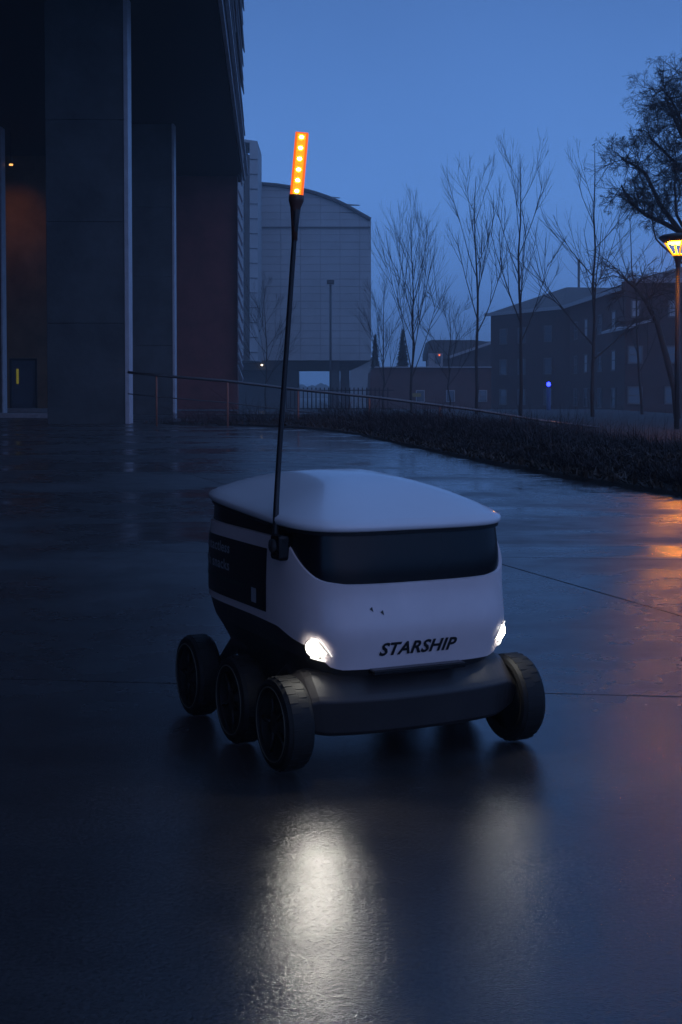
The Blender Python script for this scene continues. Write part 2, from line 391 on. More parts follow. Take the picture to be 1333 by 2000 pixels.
# ceiling lamp glimpsed under the building and the patch of wall it warms
lp = at(22, 323, 50)
dl = MB(); dl.lathe([(.001, .05), (.07, .05), (.07, 0), (.001, 0)], c=lp, n=16)
fx_ = dl.build('ceiling_lamp', mat('lamp_amber', (.3, .1, .02), .5, emit=(1, .45, .12), strength=2), bld, local=L_)
MB().tube([lp + Vector((0, 0, .07)), (lp.x, lp.y, SZ)], .02).build('lamp_rod', M_SOFF, fx_, local=L_)
sd = bpy.data.lights.new('wall_lamp_light', 'SPOT'); sd.energy = 38; sd.color = (1, .42, .08); sd.spot_size = R(80); sd.spot_blend = 1; sd.shadow_soft_size = .15
so = bpy.data.objects.new('wall_lamp_light', sd); COL.objects.link(so); so.parent = bld
tgt = at(28, 420, 55) - Vector((0, .1, .5)); src = Vector((tgt.x, 52.4, tgt.z + 1.6))
so.location = L_(src); so.rotation_euler = (tgt - src).to_track_quat('-Z', 'Y').to_euler()

# ------------------------------------------------------------------ pale concrete hall in the distance
HY = 110.0
hall = empty('concrete_hall', (at(600, 766, HY).x, HY, GZ)); L_ = rel(hall)
tag(hall, 'large pale windowless concrete hall with a curved roof behind the bare trees', 'building')
M_PALE = mat('pale_concrete', (.40, .44, .46), .8, noise=.12, nscale=.4, coord='World')
M_PDARK = mat('pale_concrete_joint', (.10, .11, .12), .8)
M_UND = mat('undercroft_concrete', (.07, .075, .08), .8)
def roof_y(x): return interp(x, [440, 505, 540, 575, 610, 640, 670, 700, 725], [356, 360, 362.5, 368, 376, 386, 399, 416, 430])
zb = at(600, 704, HY).z
prof = [at(x, roof_y(x), HY + .5) for x in range(460, 726, 12)] + [at(725, 430, HY + .5)]
poly = [Vector((prof[0].x, HY + .5, zb))] + prof + [Vector((prof[-1].x, HY + .5, zb))]
MB().prism(poly, (0, 40, 0)).build('core_wall', M_PDARK, hall, local=L_)
cols = [460, 505, 549, 587.5, 626, 664.5, 703, 725.3]
rows = [704 - 14.45 * k for k in range(24)]
for i in range(len(cols) - 1):
    for k in range(len(rows)):
        x0, x1 = cols[i] + .25, cols[i + 1] - .25; y0 = rows[k] - .2; y1 = rows[k] - 14.45 + .2
        if i not in (0, 1, 5) : pass
        top0, top1 = max(y1, roof_y(x0)), max(y1, roof_y(x1))
        if y0 - min(top0, top1) < 1.2: continue
        top0, top1 = min(top0, y0 - .3), min(top1, y0 - .3)
        o = MB().prism([at(x0, y0, HY), at(x1, y0, HY), at(x1, top1, HY), at(x0, top0, HY)], (0, .45 + random.uniform(-.0, .04), 0)).build('panel', M_PALE, hall, local=L_)
# roof edge
MB().tube([p + Vector((0, -.62, -.04)) for p in prof[:-1]], .16, 6).build('roof_edge', M_PDARK, hall, local=L_)
MB().prism([at(500, 445, HY - .15), at(724, 445, HY - .15), at(724, 442.5, HY - .15), at(500, 442.5, HY - .15)], (0, .1, 0)).build('joint_strip', M_PDARK, hall, local=L_)
# stair tower on its left
TY = 104
for i, (x0, x1, yt0, yt1) in enumerate(((455, 476, 271, 274.5), (476.5, 487.5, 300, 302), (488, 504, 276.5, 280))):
    yy = 705
    yc0 = TY + (1.2 if i == 1 else 0)
    MB().prism([at(x0, yy, yc0), at(x1, yy, yc0), at(x1, yt1, yc0), at(x0, yt0, yc0)], (0, 5.0, 0)).build('tower_wall', M_PALE, hall, local=L_)
MB().prism([at(455, 274, TY + .5), at(503, 281, TY + .5), at(503, 275.5, TY + .5), at(455, 269, TY + .5)], (0, 5, 0)).build('tower_cap', M_PALE, hall, local=L_)
for y_ in range(310, 700, 29):
    MB().prism([at(488, y_, TY - .06), at(504, y_ + .6, TY - .06), at(504, y_ + 1.7, TY - .06), at(488, y_ + 1.1, TY - .06)], (0, .05, 0)).build('joint_strip', M_PDARK, hall, local=L_)
# undercroft
def hb(name, x0, x1, y0, y1, Y, d, m): return MB().prism([at(x0, y1, Y), at(x1, y1, Y), at(x1, y0, Y), at(x0, y0, Y)], (0, d, 0)).build(name, m, hall, local=L_)
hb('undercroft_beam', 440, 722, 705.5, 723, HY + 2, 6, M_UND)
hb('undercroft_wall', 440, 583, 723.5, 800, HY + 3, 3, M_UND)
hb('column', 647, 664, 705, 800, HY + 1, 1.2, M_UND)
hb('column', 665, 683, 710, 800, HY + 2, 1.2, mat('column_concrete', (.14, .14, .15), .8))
MB().prism([at(684, 800, HY + .6), at(752, 800, HY + .6), at(752, 742, HY + .6), at(736, 718, HY + .6), at(727, 703, HY + .6), at(700, 717, HY + .6), at(684, 724, HY + .6)], (0, 1, 0)).build('buttress', M_PALE, hall, local=L_)
ul = at(512, 713, HY + 1.6); MB().box(ul, (.16, .1, .12)).build('lamp', mat('small_warm_lamp', (.5, .4, .2), .5, emit=(1, .75, .45), strength=5), hall, local=L_)

# ------------------------------------------------------------------ brick apartment buildings (right)
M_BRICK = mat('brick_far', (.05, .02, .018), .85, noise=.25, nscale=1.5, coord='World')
M_ROOF = mat('roof_shingle_far', (.08, .075, .075), .7, noise=.2, nscale=1, coord='World')
M_TRIM = mat('pale_trim', (.42, .42, .44), .6)
M_WTRIM = mat('window_trim', (.11, .10, .10), .6)
M_GLASS = mat('window_glass', (.10, .13, .16), .12, spec=.8)
M_BLIND = mat('window_blind', (.45, .46, .48), .5)
def wall_run(parent, A, B, z0, z1, th, loc, name='wall', m=None):
    A = Vector(A); B = Vector(B); d = (B - A).normalized(); n = Vector((-d.y, d.x, 0)) * th
    return MB().prism([(A.x, A.y, z0), (B.x, B.y, z0), (B.x, B.y, z1), (A.x, A.y, z1)], n).build(name, m or M_BRICK, parent, local=loc)
def window_on(parent, A, B, t, z, w, h, loc, glass=None, side=-1):
    """window set on the wall run A-B at fraction t"""
    A = Vector(A); B = Vector(B); d = (B - A).normalized(); n = Vector((-d.y, d.x, 0)) * side
    c = A.lerp(B, t) + Vector((0, 0, z)); M = Matrix((d, n, Vector((0, 0, 1)))).transposed()
    f = MB()
    for s in (-1, 1): f.box(c + d * s * (w / 2) + n * .04, (.09, .1, h + .09), mtx=M); f.box(c + Vector((0, 0, s * h / 2)) + n * .04, (w - .09, .1, .09), mtx=M)
    f.box(c + n * .045, (w - .1, .06, .05), mtx=M)
    fo = f.build('window', M_WTRIM, parent, local=loc)
    MB().box(c + n * .02, (w - .09, .03, h - .09), mtx=M).build('pane', glass or M_GLASS, fo, local=loc)
Lp = Vector((12.85, 114.5, 0)); Cp = Vector((18.0, 105, 0)); Sp = Vector((18.15, 85.5, 0)); Bk = Vector((32, 112, 0))
ez = .79 + (766 - 600) / 2600 * 105
ap = empty('brick_apartment_block', Cp + Vector((0, 0, GZ))); L_ = rel(ap)
tag(ap, 'long brick apartment block with low hipped roof behind the blue light post', 'building')
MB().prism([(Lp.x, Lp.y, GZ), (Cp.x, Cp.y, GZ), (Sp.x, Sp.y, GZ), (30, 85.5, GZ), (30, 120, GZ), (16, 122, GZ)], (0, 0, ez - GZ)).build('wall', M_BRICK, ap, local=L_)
R1 = at(1107, 561, 112); R2 = at(1185, 562, 97)
def out(p, c=Vector((22, 104, 0)), k=.7):
    d = (p - c); d.z = 0; return p + d.normalized() * k
e1, e2, e3, e4, e5 = [out(p) + Vector((0, 0, ez)) for p in (Lp, Cp, Sp, Vector((30, 85.5, 0)), Vector((18, 124, 0)))]
rf = MB(); rf.add([e1, e2, e3, e4, Vector((34, 120, ez)), e5, R1, R2], [(0, 1, 6), (1, 2, 7, 6), (2, 3, 7), (3, 4, 7), (4, 6, 7), (4, 5, 6), (5, 0, 6), (0, 5, 4, 3, 2, 1)])
rf.build('roof', M_ROOF, ap, local=L_)
for A, B in ((e1, e2), (e2, e3)):
    d = (B - A).normalized(); M = Matrix((d, Vector((-d.y, d.x, 0)), Vector((0, 0, 1)))).transposed()
    MB().box((A + B) / 2 + Vector((0, -.08, -.05)), ((B - A).length, .12, .26), mtx=M).build('gutter', M_TRIM, ap, local=L_)
for zc in (5.5, 2.9, .4):
    for t in (.18, .42, .75): window_on(ap, Lp, Cp, t, zc, 1.0, 1.25, L_)
    for t in (.15, .36, .62, .85): window_on(ap, Cp, Sp, t, zc, 1.25, 1.3, L_, M_BLIND if (t in (.36, .85) and zc > 2) else None)
MB().tube([at(1131, 570, 116), at(1131, 507, 116)], [.1, .12], 8).build('flue', mat('flue_metal', (.12, .14, .14), .5, metal=.3), ap, local=L_)
pc = at(1175, 648, 88); pd = at(1228, 637, 83)
MB().prism([pc, pd, pd + Vector((0, 0, -.16)), pc + Vector((0, 0, -.16))], (1.6, .4, .5)).build('porch_roof', M_TRIM, ap, local=L_)

ab = empty('brick_apartment_wing', (24, 84, GZ)); L_ = rel(ab)
tag(ab, 'nearer brick apartment wing with a steep hipped roof rising behind the street lamp', 'building')
A_, B_ = Vector((at(1222, 600, 84).x, 84, 0)), Vector((34, 82.5, 0)); ez2 = .79 + (766 - 549) / 2600 * 84
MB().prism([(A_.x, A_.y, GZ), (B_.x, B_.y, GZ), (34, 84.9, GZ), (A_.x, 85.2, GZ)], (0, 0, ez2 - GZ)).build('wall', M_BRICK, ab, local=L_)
k1 = at(1236, 547, 83.4); k2 = Vector((34.5, 81.7, ez2)); k1.z = ez2; kr = at(1385, 507, 90); kq = at(1500, 507, 90)
MB().add([k1, k2, Vector((34.5, 97, ez2)), Vector((k1.x, 97, ez2)), kr, kq], [(0, 1, 5, 4), (1, 2, 5), (2, 3, 4, 5), (3, 0, 4), (3, 2, 1, 0)]).build('roof', M_ROOF, ab, local=L_)
d = (k2 - k1).normalized(); M = Matrix((d, Vector((-d.y, d.x, 0)), Vector((0, 0, 1)))).transposed()
MB().box((k1 + k2) / 2 + Vector((0, -.05, -.05)), ((k2 - k1).length, .12, .26), mtx=M).build('gutter', M_TRIM, ab, local=L_)
for zc, gl in ((6.05, M_BLIND), (3.15, None), (.6, None)):
    for x in (1243, 1314):
        t = (at(x, 600, 83.8).x - A_.x) / (B_.x - A_.x); window_on(ab, A_, B_, t, zc, .5 if zc > 6 else .85, 1.05, L_, gl)

hs = empty('distant_brick_house', (at(900, 700, 135).x, 135, GZ)); L_ = rel(hs)
tag(hs, 'distant brick house with pale sloping roof trim and a tiny red light', 'house')
def hb2(name, pts, Y, d, m, par): return MB().prism([at(x, y, Y) for x, y in pts], (0, d, 0)).build(name, m, par, local=L_)
w_ = hb2('wall', [(842, 800), (968, 800), (968, 667), (930, 667), (842, 700)], 135, 8, M_BRICK, hs)
hb2('roof', [(836, 688), (842, 664), (925, 664), (958, 668), (960, 672), (880, 700), (836, 702)], 134.5, 8.6, M_ROOF, hs)
hb2('gable_trim', [(878, 700), (962, 671), (962, 666), (878, 695)], 134.2, .25, M_TRIM, hs)
dm = hb2('dormer', [(838, 716), (866, 716), (866, 690), (838, 690)], 133.5, 3, M_TRIM, hs)
hb2('pane', [(850, 710), (862, 710), (862, 693), (850, 693)], 133.4, .05, M_GLASS, dm)
hb2('lamp', [(857, 695), (860, 695), (860, 692), (857, 692)], 133.3, .05, mat('red_lamp', (.3, .05, .02), .5, emit=(1, .18, .05), strength=2), hs)

lw = empty('low_brick_building', (at(840, 700, 95).x, 95, GZ)); L_ = rel(lw)
tag(lw, 'low flat brick building with a pale coping line behind the bare trees', 'building')
hb2('wall', [(720, 800), (960, 800), (960, 718), (733, 718), (724, 726)], 95, 8, mat('brick_low', (.11, .055, .05), .85, noise=.2, nscale=1, coord='World'), lw)
hb2('coping', [(731, 718), (961, 718), (961, 716), (733, 716)], 94.8, .4, M_TRIM, lw)
for x in (813, 872, 935):
    f = hb2('window', [(x, 785), (x + 17, 785), (x + 17, 762), (x, 762)], 94.9, .08, M_TRIM, lw)
    hb2('pane', [(x + 1.5, 784), (x + 15.5, 784), (x + 15.5, 763.5), (x + 1.5, 763.5)], 94.85, .04, M_GLASS, f)
f = hb2('sign_board', [(806, 775), (823, 775), (823, 768), (806, 768)], 94.6, .05, mat('dull_yellow', (.3, .22, .06), .6), lw)

# ------------------------------------------------------------------ picket fences
def pickets(x0, x1, ytop, Y, label, base):
    r_ = empty('picket_fence', at((x0 + x1) / 2, base, Y)); loc = rel(r_); tag(r_, label, 'fence')
    m = mat('fence_dark_metal', (.03, .03, .035), .5); a, b = at(x0, ytop, Y), at(x1, ytop, Y); zb_ = at(x0, base, Y).z
    a2, b2 = at(x0, ytop(x0) if callable(ytop) else ytop, Y), at(x1, ytop, Y)
    for dz in (.12, .95): MB().box(((a.x + b.x) / 2, Y, a.z - dz), (b.x - a.x, .03, .04)).build('rail', m, r_, local=loc)
    pm = MB().box((0, 0, 0), (.05, .05, a.z - zb_)).mesh('picket', m); n = int((b.x - a.x) / .19)
    for i in range(n):
        link_mesh('picket', pm, r_, loc(Vector((a.x + .19 * i, Y - .045, (a.z + zb_) / 2))))
pickets(560, 770, 757, 60, 'dark metal picket fence in front of the undercroft of the pale hall', 800)
pickets(1228, 1345, 815, 44, 'dark metal picket fence behind the shrubs beneath the street lamp', 850)

# ------------------------------------------------------------------ lamp posts
pl = empty('parking_lamp', at(646, 812, 90)); L_ = rel(pl); tag(pl, 'unlit box headed lamp post standing in front of the pale hall', 'lamp post')
M_DK = mat('dark_post', (.05, .055, .06), .5)
MB().tube([at(646, 835, 90), at(646, 556, 90)], .075, 8).build('pole', M_DK, pl, True, local=L_)
MB().box(at(646, 551, 90), (.5, .4, .28)).build('lamp_head', M_DK, pl, bevel=.03, local=L_)

bp_ = empty('blue_light_post', at(1072, 842, 62)); L_ = rel(bp_); tag(bp_, 'slim emergency post with a glowing blue light on top', 'emergency post')
MB().tube([at(1072, 846, 62), at(1072, 756, 62)], .10, 8).build('post', mat('blue_post', (.05, .09, .2), .5), bp_, True, local=L_)
bl_ = at(1072, 750.5, 62)
MB().lathe([(.001, -.11), (.07, -.08), (.1, 0), (.07, .08), (.001, .11)], c=bl_, n=16).build('blue_light', mat('blue_glow', (.1, .1, 1), .3, emit=(.012, .02, 1), strength=14), bp_, True, local=L_)

sl = empty('street_lamp', (at(1325, 800, 30).x, 30, GZ)); L_ = rel(sl)
tag(sl, 'lit amber street lamp with wide conical cap over an open cage', 'street lamp')
k = 30 / 2600; cz = lambda y: at(1325, y, 30).z; cx = at(1325, 500, 30).x
M_LMET = mat('lamp_metal', (.03, .025, .025), .5)
MB().tube([(cx, 30, GZ), (cx, 30, cz(520))], [.065, .05], 12).build('pole', M_LMET, sl, True, local=L_)
MB().lathe([(.055, cz(522)), (.06, cz(515)), (.085, cz(507)), (.115, cz(500)), (.001, cz(499.5))], c=(cx, 30, 0), n=24).build('neck', M_LMET, sl, True, local=L_)
MB().lathe([(.001, cz(456)), (.2, cz(456.5)), (.36, cz(459)), (.435, cz(462.5)), (.44, cz(464)), (.40, cz(468)), (.33, cz(473)), (.001, cz(471))], c=(cx, 30, 0), n=40).build('cap', M_LMET, sl, True, local=L_)
M_AMB = mat('cage_painted_glow', (.8, .45, .1), .4, emit=(1, .36, .0), strength=1.3)  # cage metal emits amber in place of LED light falling on it
M_LED = mat('amber_led', (1, .8, .4), .4, emit=(1, .29, .003), strength=300)
cg = MB()
for i in range(4):
    t = i / 4 * 6.283
    p = Vector((cx + .30 * math.cos(t), 30 + .30 * math.sin(t), cz(474.5))); q2 = Vector((cx + .11 * math.cos(t), 30 + .11 * math.sin(t), cz(498)))
    MB().tube([p, q2], .02, 8).build('cage_arm', M_AMB, sl, True, local=L_)
def ring(r, z, rr, n=32): return [(r + rr * math.cos(a), z + rr * math.sin(a)) for a in np.linspace(0, 6.283, 8, endpoint=False)]
MB().lathe(ring(.115, cz(498), .022), c=(cx, 30, 0), n=32, closed=True).build('lower_ring', M_AMB, sl, True, local=L_)
for i in range(4):
    t = i / 4 * 6.283 + .79
    d = Vector((-math.sin(t), math.cos(t), 0)); n = Vector((math.cos(t), math.sin(t), 0)); M = Matrix((d, n, Vector((0, 0, 1)))).transposed()
    MB().box(Vector((cx, 30, cz(474.4))) + n * .15, (.27, .06, .035), mtx=M).build('led_strip', M_LED, sl, local=L_)

# ------------------------------------------------------------------ trees
M_BARK = mat('bark_grey', (.045, .038, .036), .8)
def grow(mb, p, d, L, r, depth, spread, up, nchild, wob, minr, gravity=0):
    """one branch with its side shoots, into mb"""
    n = 5 if depth > 1 else 4; pts = [p.copy()]; dd = d.copy()
    for i in range(n - 1):
        dd = (dd + Vector((random.gauss(0, wob), random.gauss(0, wob), random.gauss(0, wob) + up * .12 - gravity * (i / n))))
        dd.normalize(); pts.append(pts[-1] + dd * L / (n - 1))
    rad = [max(minr, r * (1 - .75 * i / (n - 1))) for i in range(n)]
    mb.tube(pts, rad, 4 if r > .02 else 3, cap=False)
    if depth <= 0: return
    for c in range(nchild):
        t = random.uniform(.18, .97); f = t * (n - 1); i = min(int(f), n - 2); q = pts[i].lerp(pts[i + 1], f - i)
        ax = (pts[i + 1] - pts[i]).normalized(); o = ax.orthogonal().normalized(); o.rotate(Matrix.Rotation(random.uniform(0, 6.283), 3, ax))
        a = spread * random.uniform(.6, 1.25); nd = (ax * math.cos(a) + o * math.sin(a)).normalized()
        grow(mb, q, nd, L * (1 - .5 * t) * random.uniform(.5, .9), r * .5, depth - 1, spread, up, nchild, wob, minr, gravity)
def young_tree(px, ytop, ybase, Y, label, nl=9, first=.3, spread=.55, lean=0, seed=1, llen=.42, forks=((0, 0),), name='bare_tree', minr=.003, nchild=6, depth=2, up=.9):
    random.seed(seed)
    b = at(px, ybase, Y); top = at(px + lean, ytop, Y); H = top.z - b.z
    r_ = empty(name, (b.x, b.y, b.z)); loc = rel(r_); tag(r_, label, 'tree', 'bare young trees beyond the handrail')
    pts = []; k_ = 9
    for i in range(k_):
        t = i / (k_ - 1); p = b.lerp(top, t); pts.append(p + Vector((random.gauss(0, .05), random.gauss(0, .05), 0)) * (1 if 0 < i < k_ - 1 else 0))
    rr = [.085 * (H / 11) * (1 - .93 * i / (k_ - 1)) + .003 for i in range(k_)]
    MB().tube(pts, rr, 7).build('trunk', M_BARK, r_, True, local=loc)
    for c in range(nl):
        t = first + (1 - first) * ((c + random.uniform(-.2, .2)) / nl) * .93; t = max(first * .95, t)
        f = t * (k_ - 1); i = min(int(f), k_ - 2); q = pts[i].lerp(pts[i + 1], f - i)
        az = c * 2.4 + random.uniform(-.4, .4); a = spread * random.uniform(.75, 1.25)
        d_ = Vector((math.cos(az) * math.sin(a), math.sin(az) * math.sin(a), math.cos(a)))
        mb = MB(); grow(mb, q, d_, H * llen * (1.15 - .86 * t) * random.uniform(.85, 1.2), rr[i] * .55, depth, .42, up, nchild, .035, minr)
        mb.build('limb', M_BARK, r_, local=loc)
young_tree(805, 448, 815, 52, 'many stemmed bare tree just right of the pale hall', nl=16, first=.2, spread=.38, seed=3, llen=.6, up=1.2, nchild=5)
young_tree(878, 590, 812, 56, 'short bare tree with spreading limbs between the two taller ones', nl=10, first=.25, spread=.85, seed=11, llen=.62, up=.8)
young_tree(930, 345, 820, 50, 'pale slim bare tree, taller, left of the fork trunked one', nl=11, first=.36, spread=.46, seed=5, llen=.44, up=1.2, nchild=5)
young_tree(1016, 300, 825, 47, 'tallest slender bare tree left of the blue light post', nl=10, first=.3, spread=.55, seed=8, llen=.42, up=1.1, nchild=5)
young_tree(1158, 282, 832, 45, 'slender bare tree with one straight leader right of the blue light post', nl=9, first=.22, spread=.8, seed=21, llen=.40, lean=4, up=1.0, nchild=5)
young_tree(520, 560, 800, 75, 'faint bare tree by the corner of the boarded building', nl=12, first=.2, spread=.7, seed=31, llen=.5, depth=2)
young_tree(750, 560, 812, 66, 'small bare tree close to the right edge of the pale hall', nl=12, first=.2, spread=.6, seed=37, llen=.5, depth=2)
young_tree(1255, 420, 832, 50, 'slanting bare tree between the forked tree and street lamp', nl=7, first=.25, spread=.6, seed=44, llen=.45, lean=-25, nchild=4)

# arching tree over the brick wing
random.seed(12)
at_ = empty('arching_tree', at(1322, 840, 42)); loc = rel(at_); tag(at_, 'small tree with an arching trunk and drooping fine branches over the brick wing', 'tree')
tp = [at(x, y, 42) for x, y in ((1326, 845), (1318, 760), (1300, 690), (1284, 630), (1262, 588), (1240, 560), (1222, 546))]
MB().tube(tp, [.13, .11, .1, .09, .07, .055, .04], 7).build('trunk', M_BARK, at_, True, local=loc)
for c in range(26):
    q = tp[random.choice((3, 4, 5, 6))].copy(); az = random.uniform(0, 6.283); a = random.uniform(.5, 1.3)
    d_ = Vector((math.cos(az) * math.sin(a), math.sin(az) * math.sin(a) * .6, math.cos(a)))
    mb = MB(); grow(mb, q, d_, random.uniform(.8, 1.5), .022, 2, .7, -.6, 6, .16, .005, .28); mb.build('limb', M_BARK, at_, local=loc)

# large tree at the right edge, its fine twigs still carrying dry tufts
random.seed(5)
bt = empty('large_tree', at(1440, 860, 34)); loc = rel(bt); tag(bt, 'large old tree with dense fine twigs entering from the edge above the street lamp', 'tree')
tr = [at(x, y, 34) for x, y in ((1440, 865), (1432, 700), (1420, 580), (1400, 500))]
MB().tube(tr, [.3, .25, .22, .18], 10).build('trunk', M_BARK, bt, True, local=loc)
limbs = [([(1400, 500), (1345, 462), (1300, 437), (1262, 420), (1232, 397), (1214, 362)], .085),
         ([(1400, 500), (1330, 452), (1290, 400), (1262, 340), (1238, 322), (1214, 310)], .075),
         ([(1405, 510), (1390, 400), (1350, 300), (1322, 240), (1300, 190)], .11),
         ([(1400, 500), (1372, 380), (1330, 330), (1292, 290), (1270, 270)], .07),
         ([(1400, 500), (1340, 520), (1292, 478), (1281, 466), (1276, 440), (1274, 400)], .035),
         ([(1350, 300), (1330, 235), (1312, 195), (1290, 170)], .05),
         ([(1390, 400), (1376, 280), (1362, 200), (1345, 150)], .1),
         ([(1345, 462), (1322, 420), (1318, 360), (1322, 310)], .05)]
M_TUFT = mat('dry_twig_tufts', (.05, .04, .032), .8)
for pp, r0 in limbs:
    P_ = [at(x, y, 34 + random.uniform(-.3, .3)) for x, y in pp]; n = len(P_)
    mb = MB(); mb.tube(P_, [r0 * (1 - .7 * i / (n - 1)) for i in range(n)], 6, cap=False); tips = MB()
    for c in range(8 if r0 < .04 else 34 if r0 in (.085, .075) else 46 if r0 > .08 else 30):
        f = random.uniform(.3, 1) * (n - 1); 
        if r0 < .04: f = random.uniform(.75, 1) * (n - 1)
        i = min(int(f), n - 2); q = P_[i].lerp(P_[i + 1], f - i)
        d_ = Vector((random.gauss(-.35, .8), random.gauss(0, .8), random.gauss(.25, .7))).normalized()
        if q.z < at(1300, 400, 34).z: d_ = (d_ + Vector((-.2, 0, .9))).normalized()
        base_n = len(mb.v); grow(mb, q, d_, random.uniform(.5, .95), .014, 3 if c % 2 else 2, .75, .2, 5, .16, .0028, .14)
        for v in mb.v[base_n::5]:
            if random.random() < .22:
                v = Vector(v); s_ = random.uniform(.008, .022); a = Vector((random.gauss(0, 1), random.gauss(0, 1), random.gauss(0, 1))).normalized() * s_; b2 = a.orthogonal().normalized() * s_ * .45
                tips.add([v, v + a + b2, v + a * 1.8, v + a - b2], [(0, 1, 2, 3)])
    lo = mb.build('limb', M_BARK, bt, local=loc)
    tu = tips.build('dry_tufts', M_TUFT, lo, local=loc); tu['kind'] = 'stuff'

# far woods
random.seed(77)
fw_ = MB()
for i in range(900):
    x = random.uniform(-180, 160); y = random.uniform(420, 470); h = 5.0 + 1.8 * math.sin(x * .06) + random.uniform(-1.5, 1.2); w = random.uniform(1.2, 3)
    fw_.add([(x - w, y, GZ), (x + w, y, GZ), (x + w * .7, y + .5, GZ + h * .8), (x, y, GZ + h), (x - w * .8, y - .5, GZ + h * .75)], [(0, 1, 2, 3, 4)])
tag(fw_.build('distant_woods', mat('far_woods', (.03, .033, .03), .9)), 'far dark belt of trees low on the misty horizon', 'woods', kind='stuff')
# conifers far off
def conifer(px, yt, yb, Y, wpx, label, seed):
    random.seed(seed)
    b, t = at(px, yb, Y), at(px, yt, Y); H = t.z - b.z; r_ = empty('conifer_tree', b); loc = rel(r_); tag(r_, label, 'tree', 'distant conifers')
    MB().tube([b, t], [.18, .02], 6).build('trunk', M_BARK, r_, local=loc)
    mb = MB(); W = wpx * Y / 2600
    for i in range(420):
        f = random.random() ** .8; z = b.z + H * (.08 + .92 * f); rad = W * (1 - f) ** .85 * random.uniform(.65, 1.1) + .08; az = random.uniform(0, 6.283)
        c, s = math.cos(az), math.sin(az); tip = Vector((b.x + c * rad, b.y + s * rad, z - rad * .25)); w = .28 * (1 - f) + .08
        mb.add([Vector((b.x, b.y, z + .15)), Vector((b.x + c * rad * .6 - s * w, b.y + s * rad * .6 + c * w, z - .15 * rad)), tip, Vector((b.x + c * rad * .6 + s * w, b.y + s * rad * .6 - c * w, z - .2 * rad))], [(0, 1, 2), (0, 2, 3)])
    o = mb.build('needle_boughs', mat('conifer_green', (.02, .032, .024), .8), r_, local=loc); o['kind'] = 'stuff'
conifer(787, 645, 780, 100, 24, 'dark distant conifer showing between the trunks right of the pale hall', 1)
conifer(733, 655, 790, 104, 20, 'dark distant conifer touching the right edge of the pale hall', 2)

# ------------------------------------------------------------------ delivery robot
TH = R(25.7); OX, OY = .020, 3.116
rob = empty('delivery_robot', (OX, OY, 0), math.atan2(-math.cos(TH), math.sin(TH)))
tag(rob, 'white six wheeled delivery robot with lit headlights and an orange light mast', 'delivery robot')
RL = rel(rob)
M_WHITE = mat('robot_white', (.82, .70, .70), .32, noise=.09, nscale=3.5, coat=.25)  # pink cast in the white stands in for headlight flare
M_LID = mat('robot_lid_white', (.84, .82, .84), .26, coat=.5, noise=.03, nscale=4, bump=(2.5, .08, .01))
M_BLACK = mat('robot_black_gloss', (.008, .008, .010), .22, spec=.3)
M_CHAS = mat('robot_chassis_plastic', (.04, .038, .04), .42, noise=.25, nscale=9, bump=(90, .2, .002))
M_BUMP = mat('robot_bumper_grey', (.038, .035, .037), .45, noise=.2, nscale=7, bump=(60, .2, .002))
M_RUB = mat('tyre_rubber', (.008, .008, .009), .7, noise=.3, nscale=20)
N_ = 4.7
AF, AR, BW = .332, .345, .262
def plan(t, z, off=0.0):
    """point of the robot's rounded plan at angle t (0 = front), height z"""
    sc = 1 + .03 * smooth(.54, .40, z) - .05 * smooth(.30, .19, z)
    c, s = math.cos(t), math.sin(t)
    a = AF if c > 0 else AR
    u = a * sc * math.copysign(abs(c) ** (2 / N_), c); v = BW * sc * math.copysign(abs(s) ** (2 / N_), s)
    # front face leans gently
    if c > 0: u += (.012 * smooth(.38, .28, z) - .006 * smooth(.40, .52, z)) * abs(c) ** (2 / N_)
    d = math.hypot(u, v); return Vector((u * (1 + off / d), v * (1 + off / d), z))
# angles spaced evenly by arc length
_tt = np.linspace(-math.pi, math.pi, 4001); _pp = [plan(t, .4) for t in _tt]
_s = np.concatenate([[0], np.cumsum([(_pp[i + 1] - _pp[i]).length for i in range(4000)])])
NT = 168; TS = [float(np.interp(s, _s, _tt)) for s in np.linspace(0, _s[-1], NT + 1)[:-1]]
def deg(t): return abs(math.degrees(t))
def lid_z(u): return .519 - .018 * (u / .33) 
def z_lid(t): return lid_z(plan(t, .5).x)
def z_hi(t): return interp(deg(t), [0, 20, 34, 40, 46, 52, 58, 63, 68, 72, 76, 90, 180], [.388, .390, .396, .401, .411, .424, .440, .458, .472, .477, .479, .480, .484])
def z_lo(t): return interp(deg(t), [0, 25, 33, 38, 44, 50, 56, 64, 76, 90, 180], [.212, .213, .220, .233, .252, .262, .266, .274, .292, .297, .300])
def band(mb, zl, zh, n, off0=0.0, off1=None, ts=None, closed=True):
    off1 = off0 if off1 is None else off1
    ts = ts or TS; m = len(ts); base_ = len(mb.v)
    for k in range(n + 1):
        f = k / n
        for t in ts:
            z = zl(t) + (zh(t) - zl(t)) * f; mb.v.append(tuple(plan(t, z, off0 + (off1 - off0) * f)))
    for k in range(n):
        for i in range(m if closed else m - 1):
            j = (i + 1) % m
            mb.f.append((base_ + k * m + i, base_ + k * m + j, base_ + (k + 1) * m + j, base_ + (k + 1) * m + i))
    return mb
def rim(mb, zf, o0, o1, ts=None, dz=0):
    ts = ts or TS; m = len(ts); b0 = len(mb.v)
    for t in ts: mb.v.append(tuple(plan(t, zf(t), o0)))
    for t in ts: mb.v.append(tuple(plan(t, zf(t) + dz, o1)))
    for i in range(m): j = (i + 1) % m; mb.f.append((b0 + i, b0 + j, b0 + m + j, b0 + m + i))
sh = MB(); band(sh, z_lo, z_hi, 14); rim(sh, z_hi, 0, -.012, dz=.003); rim(sh, z_lo, 0, -.02, dz=.004)
